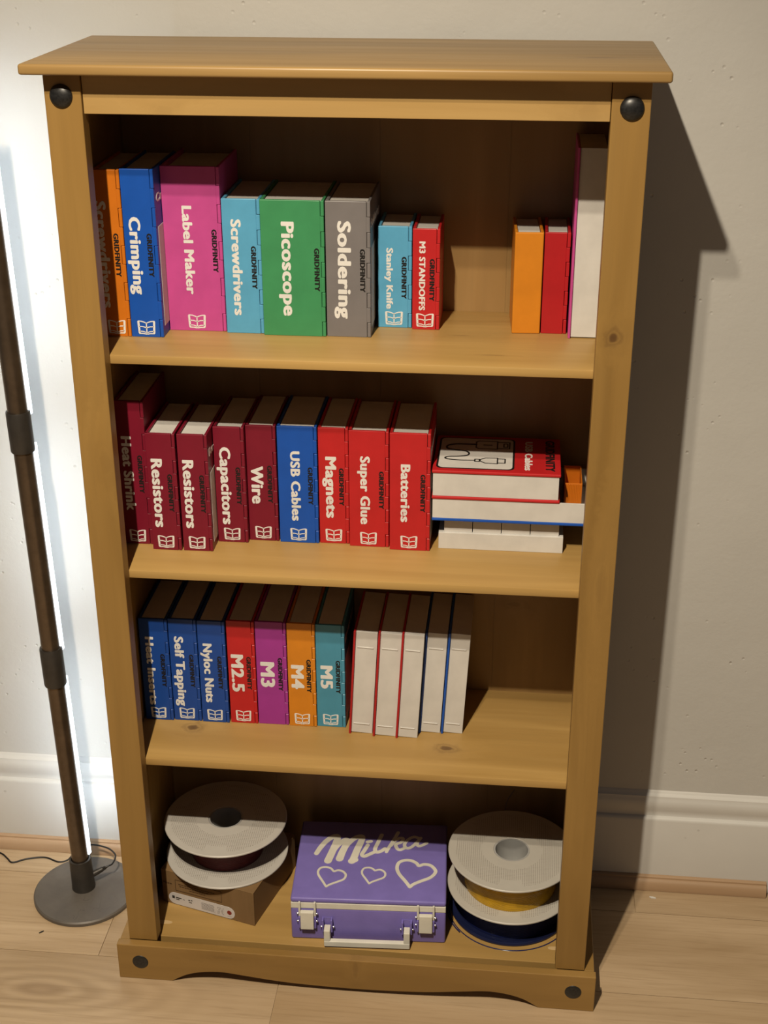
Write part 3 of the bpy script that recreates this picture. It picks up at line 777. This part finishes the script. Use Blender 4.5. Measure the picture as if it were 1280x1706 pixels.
# carton under the left spool
def carton_mat():
    m, nt, b = new_mat('brown_cardboard'); N = NB(nt)
    P = N.n('ShaderNodeTexCoord').outputs['Object']
    ns = N.noise(N.scale(P, (40, 6, 6)), 1.0, 4, 0.6)
    N.link(N.mix(N.ramp(ns, [(0.3, 0.0), (0.7, 1.0)]), (0.185, 0.112, 0.050), (0.225, 0.138, 0.064)), b.inputs['Base Color'])
    b.inputs['Roughness'].default_value = 0.75; b.inputs['Specular IOR Level'].default_value = 0.15
    return m
M_carton = carton_mat()
M_cprint = plastic('brown_print', (0.11, 0.055, 0.022), 0.7, False)
M_label = plastic('white_paper_label', (0.82, 0.78, 0.77), 0.5, False)
M_dot = plastic('red_print_dot', (0.30, 0.03, 0.02), 0.5, False)
M_greyprint = plastic('grey_print', (0.32, 0.29, 0.28), 0.6, False)
def carton():
    ang = math.atan2(-0.0488, 0.1753); W = 0.181; D = 0.172; H = 0.0720
    t = empty('carton', (-0.3545, 0.1115, Z4), 'flat brown cardboard carton under the left spool, white label on its front', 'carton', rotz=ang)
    bm = bmesh.new()
    box(bm, 0.0004, 0.0004, 0, W - 0.0004, D, H - 0.0008, bev=0.0012)
    obj('carton_body', bm, M_carton, t)
    bm = bmesh.new()
    box(bm, 0, 0, H - 0.0014, W, D, H, bev=0.0006)
    box(bm, W - 0.0035, -0.0002, 0.002, W + 0.0002, 0.0012, H - 0.002, bev=0.0004)
    obj('carton_flap', bm, M_carton, t)
    fr = lambda u, v, q: Vector((u, -q, v))
    bm = bmesh.new()
    L0, L1, zc, rad = 0.0130, 0.1430, 0.0145, 0.0125
    out = [(L1 - rad + rad * math.cos(math.radians(a)), zc + rad * math.sin(math.radians(a))) for a in range(-90, 91, 15)]
    out += [(L0 + rad + rad * math.cos(math.radians(a)), zc + rad * math.sin(math.radians(a))) for a in range(90, 271, 15)]
    prism(bm, out, -0.0003, 0.0003, fr)
    lb = obj('paper_label', bm, M_label, t, label='white rounded paper label')
    bm = bmesh.new()
    for i in range(2):
        for j in range(2):
            box(bm, 0.0200 + i * 0.0026, -0.0006, 0.0140 + j * 0.0030, 0.0223 + i * 0.0026, -0.0002, 0.0167 + j * 0.0030)
    for (a, b_, zz, hh) in ((0.0270, 0.0385, 0.0162, 0.0018), (0.0270, 0.0340, 0.0128, 0.0014), (0.0410, 0.0450, 0.0160, 0.0005), (0.0520, 0.0560, 0.0170, 0.0018), (0.0575, 0.0600, 0.0180, 0.0018), (0.0530, 0.0590, 0.0130, 0.0014)):
        box(bm, a, -0.0006, zz, b_, -0.0002, zz + hh)
    obj('label_print', bm, M_ink, lb)
    bm = bmesh.new()
    rnd = random.Random(4)
    for r in range(7):
        x = 0.078
        while x < 0.103 - r * 0.0004:
            wd = rnd.uniform(0.0012, 0.0032)
            box(bm, x, -0.0005, 0.0070 + r * 0.0022, x + wd, -0.0002, 0.0080 + r * 0.0022); x += wd + 0.0007
        x = 0.109
        while x < 0.120:
            wd = rnd.uniform(0.0010, 0.0026)
            if rnd.random() < 0.6: box(bm, x, -0.0005, 0.0070 + r * 0.0022, x + wd, -0.0002, 0.0079 + r * 0.0022)
            x += wd + 0.0008
    for k in range(5): box(bm, 0.1285 + k * 0.0018, -0.0005, 0.0066, 0.1299 + k * 0.0018, -0.0002, 0.0073)
    obj('label_small_print', bm, M_greyprint, lb)
    bm = bmesh.new()
    prism(bm, [(0.1325 + 0.0044 * math.cos(math.pi * k / 12), 0.0152 + 0.0044 * math.sin(math.pi * k / 12)) for k in range(24)], -0.0002, 0.0006, fr)
    obj('label_dot', bm, M_dot, lb, label='red printed dot')
    # faint printed frame and lines above the label
    bm = bmesh.new(); x0, x1, z0, z1 = 0.028, 0.1180, 0.0330, 0.0560
    for s in ([(x0, z0), (x1, z0 + 0.0005)], [(x1, z0 + 0.0005), (x1, z1)], [(x1, z1), (x0, z1)], [(x0, z1), (x0, z0)]):
        stroke(bm, s, 0.0007, fr, -0.0002, 0.00025)
    for r, (a, b_) in enumerate(((0.050, 0.072), (0.034, 0.104), (0.036, 0.090), (0.055, 0.085))):
        x = a
        while x < b_:
            wd = rnd.uniform(0.0015, 0.005)
            box(bm, x, -0.00035, 0.0515 - r * 0.0042, x + wd, -0.0001, 0.0528 - r * 0.0042); x += wd + 0.001
    for k in range(4): box(bm, 0.0035 + k * 0.0045, -0.00035, 0.0440, 0.0070 + k * 0.0045, -0.0001, 0.0462)
    obj('carton_print', bm, M_cprint, t)
    bm = bmesh.new()
    for i in range(3):
        for j in range(2): box(bm, 0.137 + i * 0.0075, 0.026 + j * 0.0075, H, 0.1435 + i * 0.0075, 0.0325 + j * 0.0075, H + 0.0002)
    obj('carton_mark', bm, M_ink, t)
carton()
spool(-0.2470, 0.1740, Z4 + 0.0721, 0.1080, 0.0715, 0.0640, M_flange, M_fil_red, 'white spool of dark red filament lying on the cardboard carton', 'filament spools on the bottom shelf', rh=0.0300, solid_hub=False)
# right hand pair
def clear_ring():
    t = empty('filament_spool', (0.2580, 0.1600, Z4), 'navy blue spool lying under the yellow filament spool', 'spool', 'filament spools on the bottom shelf')
    r, h = 0.1040, 0.0676
    bm = bmesh.new()
    lathe(bm, [(0.03, 0), (r - 0.002, 0), (r, 0.002), (r, 0.0050), (r - 0.002, 0.0075), (0.095, 0.0060), (0.03, 0.0060)], 96, closed=True)
    obj('flange', bm, M_navy, t, smooth=True)
    bm = bmesh.new()
    lathe(bm, [(0.03, h - 0.005), (r - 0.003, h - 0.005), (r - 0.002, h - 0.003), (r - 0.002, h - 0.001), (r - 0.003, h), (0.03, h)], 96, closed=True)
    obj('flange', bm, M_navy, t, smooth=True)
    bm = bmesh.new()
    lathe(bm, [(0.031, 0.0062), (0.0905, 0.0062), (0.0910, 0.02), (0.0905, 0.04), (0.0905, h - 0.0052), (0.031, h - 0.0052)], 96, closed=True)
    obj('filament_winding', bm, M_fil_blu, t, smooth=True, label='navy wound filament')
    bm = bmesh.new()
    pts = []
    for k in range(74):
        a = 2 * math.pi * (0.50 + 1.12 * k / 73)
        rr = 0.1055 + 0.0085 * max(0, math.sin(a + math.pi)) ** 0.8 + (0.0045 if k > 62 else 0)
        pts.append((rr * math.cos(a) + 0.0008, rr * math.sin(a), 0.0010 + (0.003 if k > 66 else 0)))
    tube(bm, pts, 0.00095, 8)
    obj('loose_filament', bm, M_fil_blu, t, smooth=True, label='loose loop of navy filament')
clear_ring()
sy = spool(0.2575, 0.1400, Z4 + 0.0677, 0.1085, 0.0720, 0.0790, M_flange_grey, M_fil_yel, 'pale spool of yellow filament lying on the navy spool', 'filament spools on the bottom shelf', rh=0.0305)
bm = bmesh.new()
tube(bm, smooth_path([(-0.012, 0.070, 0.060), (-0.013, 0.110, 0.066), (-0.010, 0.126, 0.080), (0.002, 0.132, 0.100)], 6), 0.0008, 8)
obj('filament_end', bm, filament_mat('clear_filament_end', (0.16, 0.13, 0.10), 0.4), sy, smooth=True, label='loose end of filament')

# ------------------------------------------------------------------ purple case
M_case = plastic('purple_case_plastic', (0.27, 0.22, 0.66), 0.42)
M_cream = plastic('cream_case_plastic', (0.95, 0.92, 0.80), 0.45)
M_steel = new_mat('steel_screw')[0]
M_steel.node_tree.nodes['Principled BSDF'].inputs['Metallic'].default_value = 1.0
M_steel.node_tree.nodes['Principled BSDF'].inputs['Base Color'].default_value = (0.6, 0.6, 0.62, 1)
M_steel.node_tree.nodes['Principled BSDF'].inputs['Roughness'].default_value = 0.22
def case():
    t = empty('carry_case', (-0.1117, 0.0405, Z4), 'purple plastic carry case with cream latches, handle and three heart outlines', 'case', rotz=math.radians(2.8))
    W, D = 0.2630, 0.2100
    obj('case_body', one_box(0, 0, 0, W, D, 0.0672, bev=0.0035, seg=3), M_case, t, smooth=True)
    obj('seal_band', one_box(0.0004, -0.0003, 0.0668, W - 0.0004, D - 0.0004, 0.0782, bev=0.0006), M_cream, t, label='cream seal band')
    lid = obj('lid', one_box(0, 0, 0.0780, W, D, 0.0880, bev=0.0035, seg=3), M_case, t, smooth=True)
    up = lambda u, v, q: Vector((u, v + 0.0, 0.0880 + q))
    S = LOGO
    bm = bmesh.new()
    for key, w0 in (('M', 0.0125), ('i', 0.0074), ('l', 0.0072), ('k', 0.0064), ('a', 0.0062)):
        for st in S[key]:
            sp = [(p.x, p.y) for p in smooth_path([(u, v, 0) for u, v in st], 4)] if len(st) > 2 else st
            if key == 'M': stroke(bm, sp, 0.0090, up, -0.0003, 0.0006, wend=0.0138)
            else: stroke(bm, sp, w0, up, -0.0003, 0.0006)
    obj('logo_lettering', bm, M_cream, lid, label='cream script lettering')
    for k, hp in enumerate(HEARTS):
        bm = bmesh.new()
        pts = smooth_path([(u, v, 0) for u, v in hp], 4)
        stroke(bm, [(p.x, p.y) for p in pts], (0.0040, 0.0036, 0.0062)[k], up, -0.0003, 0.0006)
        obj('heart_outline', bm, M_cream, lid, label=('cream heart outline at the left', 'smallest cream heart outline', 'largest cream heart outline')[k])
    def screw(x, z, parent):
        bm = bmesh.new(); lathe(bm, [(0, -0.0022), (0.0018, -0.0018), (0.0022, 0), (0.0018, 0.0018), (0, 0.0022)], 14, (x, -0.0055, z), axis=(1, 0, 0))
        obj('screw', bm, M_steel, parent, smooth=True)
    for x0 in (0.0172, 0.2180):
        x1 = x0 + 0.0225
        la = obj('latch', one_box(x0, -0.0115, 0.0300, x1, -0.0035, 0.0665, bev=0.0012), M_cream, t)
        bm = bmesh.new()
        for xx in (x0 - 0.0036, x1 + 0.0002):
            box(bm, xx, -0.0060, 0.0540, xx + 0.0034, -0.0012, 0.0830, bev=0.0008)
        obj('latch_arm', bm, M_cream, la)
        bm = bmesh.new()
        for xx in (x0 - 0.0040, x1 + 0.0006):
            box(bm, xx, -0.0085, 0.0300, xx + 0.0034, 0.0005, 0.0540, bev=0.0012)
        box(bm, x0 - 0.0030, -0.0010, 0.0310, x1 + 0.0030, 0.0005, 0.0530)
        obj('latch_bracket', bm, M_case, la, label='purple latch bracket')
        for xx in (x0 - 0.0048, x1 + 0.0048):
            for zz in (0.0440, 0.0600): screw(xx, zz, la)
    bm = bmesh.new()
    for x0 in (0.0574, 0.1925):
        box(bm, x0, -0.0210, 0.0060, x0 + 0.0105, -0.0040, 0.0370, bev=0.0012)
    box(bm, 0.0574, -0.0215, 0.0035, 0.2030, -0.0125, 0.0150, bev=0.0014)
    hd = obj('handle', bm, M_cream, t)
    for x0 in (0.0574, 0.1925):
        bm = bmesh.new()
        for xx in (x0 - 0.0042, x0 + 0.0108):
            box(bm, xx, -0.0100, 0.0240, xx + 0.0032, 0.0005, 0.0500, bev=0.0012)
        box(bm, x0 - 0.0030, -0.0010, 0.0250, x0 + 0.0130, 0.0005, 0.0490)
        obj('handle_bracket', bm, M_case, t)
    for x0 in (0.0574, 0.1925):
        for xx in (x0 - 0.0050, x0 + 0.0152): screw(xx, 0.0330, hd)
LOGO = {'M': [[[0.0332, 0.1176], [0.0389, 0.134], [0.0477, 0.1523], [0.0582, 0.1644], [0.0661, 0.1664], [0.066, 0.1516], [0.0614, 0.127], [0.0552, 0.098]], [[0.0599, 0.1157], [0.0668, 0.137], [0.076, 0.1521], [0.084, 0.1574], [0.0823, 0.1393], [0.0781, 0.1214], [0.0752, 0.1047]], [[0.0793, 0.124], [0.087, 0.1461], [0.0983, 0.1631], [0.1096, 0.1679], [0.1103, 0.1571], [0.1046, 0.1324], [0.0993, 0.1049], [0.097, 0.0994]], [[0.0984, 0.1033], [0.1015, 0.1035]]], 'i': [[[0.1216, 0.1534], [0.1271, 0.1556]], [[0.1222, 0.1446], [0.1173, 0.1298], [0.1135, 0.1183], [0.1183, 0.1138], [0.1282, 0.1207], [0.1361, 0.1268]]], 'l': [[[0.1456, 0.1744], [0.1399, 0.152], [0.1357, 0.1339], [0.1393, 0.126], [0.1474, 0.1296], [0.1532, 0.1364]]], 'k': [[[0.1748, 0.1825], [0.1668, 0.1582], [0.1585, 0.135], [0.1564, 0.1278]], [[0.1632, 0.145], [0.1699, 0.1584], [0.179, 0.1671], [0.1843, 0.165], [0.1815, 0.1557], [0.172, 0.1487], [0.175, 0.1375], [0.1803, 0.1345], [0.1874, 0.1391]]], 'a': [[[0.2136, 0.1671], [0.2051, 0.1717], [0.1958, 0.1663], [0.1879, 0.1527], [0.1894, 0.1414], [0.1977, 0.1409], [0.2077, 0.1537], [0.2157, 0.1689]], [[0.2146, 0.1688], [0.2098, 0.1538], [0.2121, 0.1468], [0.2183, 0.1484], [0.2269, 0.1553]]]}
HEARTS = [[[0.058, 0.0305], [0.0502, 0.0452], [0.0423, 0.06], [0.0407, 0.0707], [0.045, 0.0793], [0.054, 0.0816], [0.0625, 0.078], [0.0678, 0.0712], [0.0751, 0.074], [0.0834, 0.0713], [0.0892, 0.0624], [0.087, 0.0516], [0.0784, 0.0451], [0.065, 0.0369], [0.058, 0.0305]], [[0.131, 0.0416], [0.1253, 0.052], [0.1178, 0.0653], [0.1168, 0.0745], [0.1204, 0.0818], [0.1284, 0.0838], [0.1351, 0.0807], [0.139, 0.0766], [0.147, 0.0791], [0.1543, 0.0748], [0.1574, 0.0673], [0.1552, 0.0589], [0.1464, 0.053], [0.1357, 0.0464], [0.131, 0.0416]], [[0.2009, 0.0361], [0.1928, 0.0508], [0.1809, 0.07], [0.1768, 0.0853], [0.1797, 0.0995], [0.1897, 0.1063], [0.201, 0.1059], [0.2104, 0.0994], [0.2147, 0.0927], [0.2238, 0.0969], [0.2351, 0.0944], [0.2434, 0.0824], [0.2426, 0.0731], [0.2347, 0.062], [0.2189, 0.0521], [0.2071, 0.0439], [0.2009, 0.0361]]]
case()

# ------------------------------------------------------------------ floor lamp
def metal_mat(name, col, rough, metal=0.8):
    m, nt, b = new_mat(name); N = NB(nt)
    P = N.n('ShaderNodeTexCoord').outputs['Object']
    ns = N.noise(P, 35, 4, 0.6)
    N.link(N.mix(N.ramp(ns, [(0.3, 0.0), (0.75, 1.0)]), tuple(x * 0.8 for x in col), tuple(x * 1.2 for x in col)), b.inputs['Base Color'])
    b.inputs['Metallic'].default_value = metal; b.inputs['Roughness'].default_value = rough
    return m
M_tube = metal_mat('dark_bronze_tube', (0.15, 0.115, 0.085), 0.30, 0.8)
M_collar = metal_mat('dark_lamp_collar', (0.050, 0.045, 0.040), 0.45, 0.4)
def base_mat():
    m, nt, b = new_mat('dusty_grey_base'); N = NB(nt)
    P = N.n('ShaderNodeTexCoord').outputs['Object']
    c = N.mix(N.ramp(N.noise(P, 16, 5, 0.6), [(0.35, 0.0), (0.7, 1.0)]), (0.105, 0.092, 0.080), (0.145, 0.128, 0.112))
    line = N.noise(N.scale(P, (1, 1, 1)), 22, 1, 0.4, 1.5)
    smear = N.math('MULTIPLY', N.ramp(line, [(0.485, 0.0), (0.5, 1.0), (0.515, 0.0)]), N.ramp(N.noise(P, 11, 2), [(0.55, 0.0), (0.62, 1.0)]))
    N.link(N.mix(N.math('MULTIPLY', smear, 0.5), c, (0.05, 0.042, 0.036)), b.inputs['Base Color'])
    b.inputs['Roughness'].default_value = 0.5; b.inputs['Metallic'].default_value = 0.2
    return m
M_base = base_mat()
def led_mat(name, strength, col=(0.77, 0.89, 1.0)):
    m, nt, b = new_mat(name)
    b.inputs['Base Color'].default_value = (0.85, 0.85, 0.85, 1)
    b.inputs['Emission Color'].default_value = (*col, 1)
    b.inputs['Emission Strength'].default_value = strength
    N = NB(nt); ns = N.noise(N.n('ShaderNodeTexCoord').outputs['Object'], 20, 2)
    N.link(N.ramp(ns, [(0.3, 0.4), (0.7, 0.5)]), b.inputs['Roughness'])
    return m
M_led = led_mat('led_strip', LED_STRENGTH)
M_diff = led_mat('led_diffuser_edge', 2.2)
def lamp():
    bx, by = -0.5295, 0.1965
    t = empty('floor_lamp', (bx, by, 0), 'slim dark upright floor lamp with a white light strip, left of the bookcase', 'lamp')
    bm = bmesh.new(); R = 0.0935
    lathe(bm, [(0, 0), (R - 0.001, 0), (R, 0.001), (R, 0.0065), (R - 0.0025, 0.0090), (0, 0.0095)], 96, (0.0040, -0.0060, 0))
    obj('base', bm, M_base, t, smooth=True)
    lean = Vector((-0.0185, 0.0, 1.0)).normalized()
    bm = bmesh.new()
    lathe(bm, [(0, 0.0090), (0.0215, 0.0090), (0.0210, 0.02), (0.0200, 0.0720), (0.0194, 0.0745), (0.0165, 0.0750), (0.0160, 0.066), (0, 0.066)], 48, axis=lean)
    obj('sleeve', bm, M_collar, t, smooth=True)
    ZT = 1.43
    ax = lambda z: lean * z
    # tube with a flat cut where the strip sits, seen from the wall side
    phi = math.radians(80.0)                      # direction the strip faces
    fx = Vector((math.cos(phi), math.sin(phi), 0)); sx = Vector((math.sin(phi), -math.cos(phi), 0))
    def section(bm, z0, z1, r):
        prof = []
        for k in range(41):
            a = math.radians(50 + 260 * k / 40)
            prof.append(fx * (r * math.cos(a)) + sx * (r * math.sin(a)))
        rings = [[bm.verts.new(p + ax(z)) for p in prof] for z in (z0, z1)]
        n = len(prof)
        for i in range(n - 1): bm.faces.new([rings[0][i], rings[0][i + 1], rings[1][i + 1], rings[1][i]])
        bm.faces.new([rings[0][n - 1], rings[0][0], rings[1][0], rings[1][n - 1]])
        bm.faces.new(rings[1]); bm.faces.new(rings[0][::-1])
    for k, (z0, z1, r) in enumerate(((0.0660, 0.4600, 0.0150), (0.5150, 0.8950, 0.0156), (0.9450, ZT, 0.0160))):
        bm = bmesh.new(); section(bm, z0, z1, r)
        obj('pole_section', bm, M_tube, t, smooth=True)
        # glowing strip lying in the cut, facing the wall
        bm = bmesh.new()
        c0 = r * math.cos(math.radians(50))
        def bar(u0, u1, v0, v1):
            vs = []
            for z in (max(z0, 0.080), z1):
                for (u, v) in ((u0, v0), (u1, v0), (u1, v1), (u0, v1)):
                    vs.append(bm.verts.new(fx * v + sx * u + ax(z)))
            a, b_ = vs[:4], vs[4:]
            for i in range(4): bm.faces.new([a[i], a[(i + 1) % 4], b_[(i + 1) % 4], b_[i]])
            bm.faces.new(a[::-1]); bm.faces.new(b_)
        bar(-0.0060, 0.0060, c0 + 0.0002, c0 + 0.0030)
        obj('light_strip', bm, M_led, t, label='glowing white light strip')
        bm = bmesh.new()
        bar(0.0112, 0.0168 if k else 0.0160, c0 - 0.0020, c0 + 0.0060)
        obj('diffuser', bm, M_diff, t, label='glowing white diffuser edge')
    for z0, z1 in ((0.4500, 0.5230), (0.8850, 0.9530)):
        bm = bmesh.new()
        lathe(bm, [(0.0150, z0 + 0.001), (0.0186, z0), (0.0192, z0 + 0.002), (0.0192, z1 - 0.002), (0.0186, z1), (0.0150, z1 - 0.001)], 48, axis=lean, closed=True)
        obj('collar', bm, M_collar, t, smooth=True)
    # plug in the sleeve and its cable
    bm = bmesh.new()
    d = Vector((0.80, 0.42, 0.30)).normalized(); p0 = Vector((0.0155, 0.006, 0.0330)) ; 
    tube(bm, [p0 + d * s for s in (0, 0.012, 0.022, 0.0235, 0.0245, 0.026, 0.027, 0.0285, 0.034)],
         lambda f: (0.0058, 0.0056, 0.0046, 0.0030, 0.0044, 0.0030, 0.0042, 0.0024, 0.0018)[min(8, int(round(f * 8)))], 14)
    obj('plug', bm, M_collar, t, smooth=True)
    e = p0 + d * 0.034
    bm = bmesh.new()
    W = lambda x, y, z: Vector((x - bx, y - by, z))
    path = [e, e + d * 0.007, W(-0.4775, 0.2330, 0.0480), W(-0.4830, 0.2500, 0.0455), W(-0.5060, 0.2760, 0.0370), W(-0.5430, 0.2865, 0.0330), W(-0.5720, 0.2860, 0.0150),
            W(-0.5860, 0.2760, 0.0019), W(-0.6030, 0.2690, 0.0019), W(-0.6318, 0.2790, 0.0019), W(-0.6648, 0.2715, 0.0019), W(-0.6890, 0.2585, 0.0019), W(-0.7030, 0.2690, 0.0019), W(-0.7226, 0.2835, 0.0019), W(-0.7600, 0.2880, 0.0019), W(-0.86, 0.275, 0.0019)]
    tube(bm, smooth_path(path, 8), 0.0016, 8)
    obj('cable', bm, M_ink, t, smooth=True, label='thin black cable')
lamp()

# scraps on the floor
def scrap(x, y, l, w, ang, m, label):
    bm = bmesh.new(); c, s = math.cos(ang), math.sin(ang)
    prism(bm, [(x + c * u - s * v, y + s * u + c * v) for u, v in ((-l, -w * 0.3), (-l * 0.3, -w), (l, -w * 0.4), (l * 0.9, w * 0.5), (0, w), (-l, w * 0.4))], 0.0002, 0.0016, lambda u, v, q: Vector((u, v, q)))
    tag(obj('scrap', bm, m), label, 'scrap')
scrap(-0.5730, 0.0790, 0.0048, 0.0012, 0.75, M_ink, 'small dark splinter on the floor in front of the lamp base')
scrap(0.5220, 0.2790, 0.0060, 0.0024, -0.25, M_white, 'small white paint flake on the floor at the right beading')
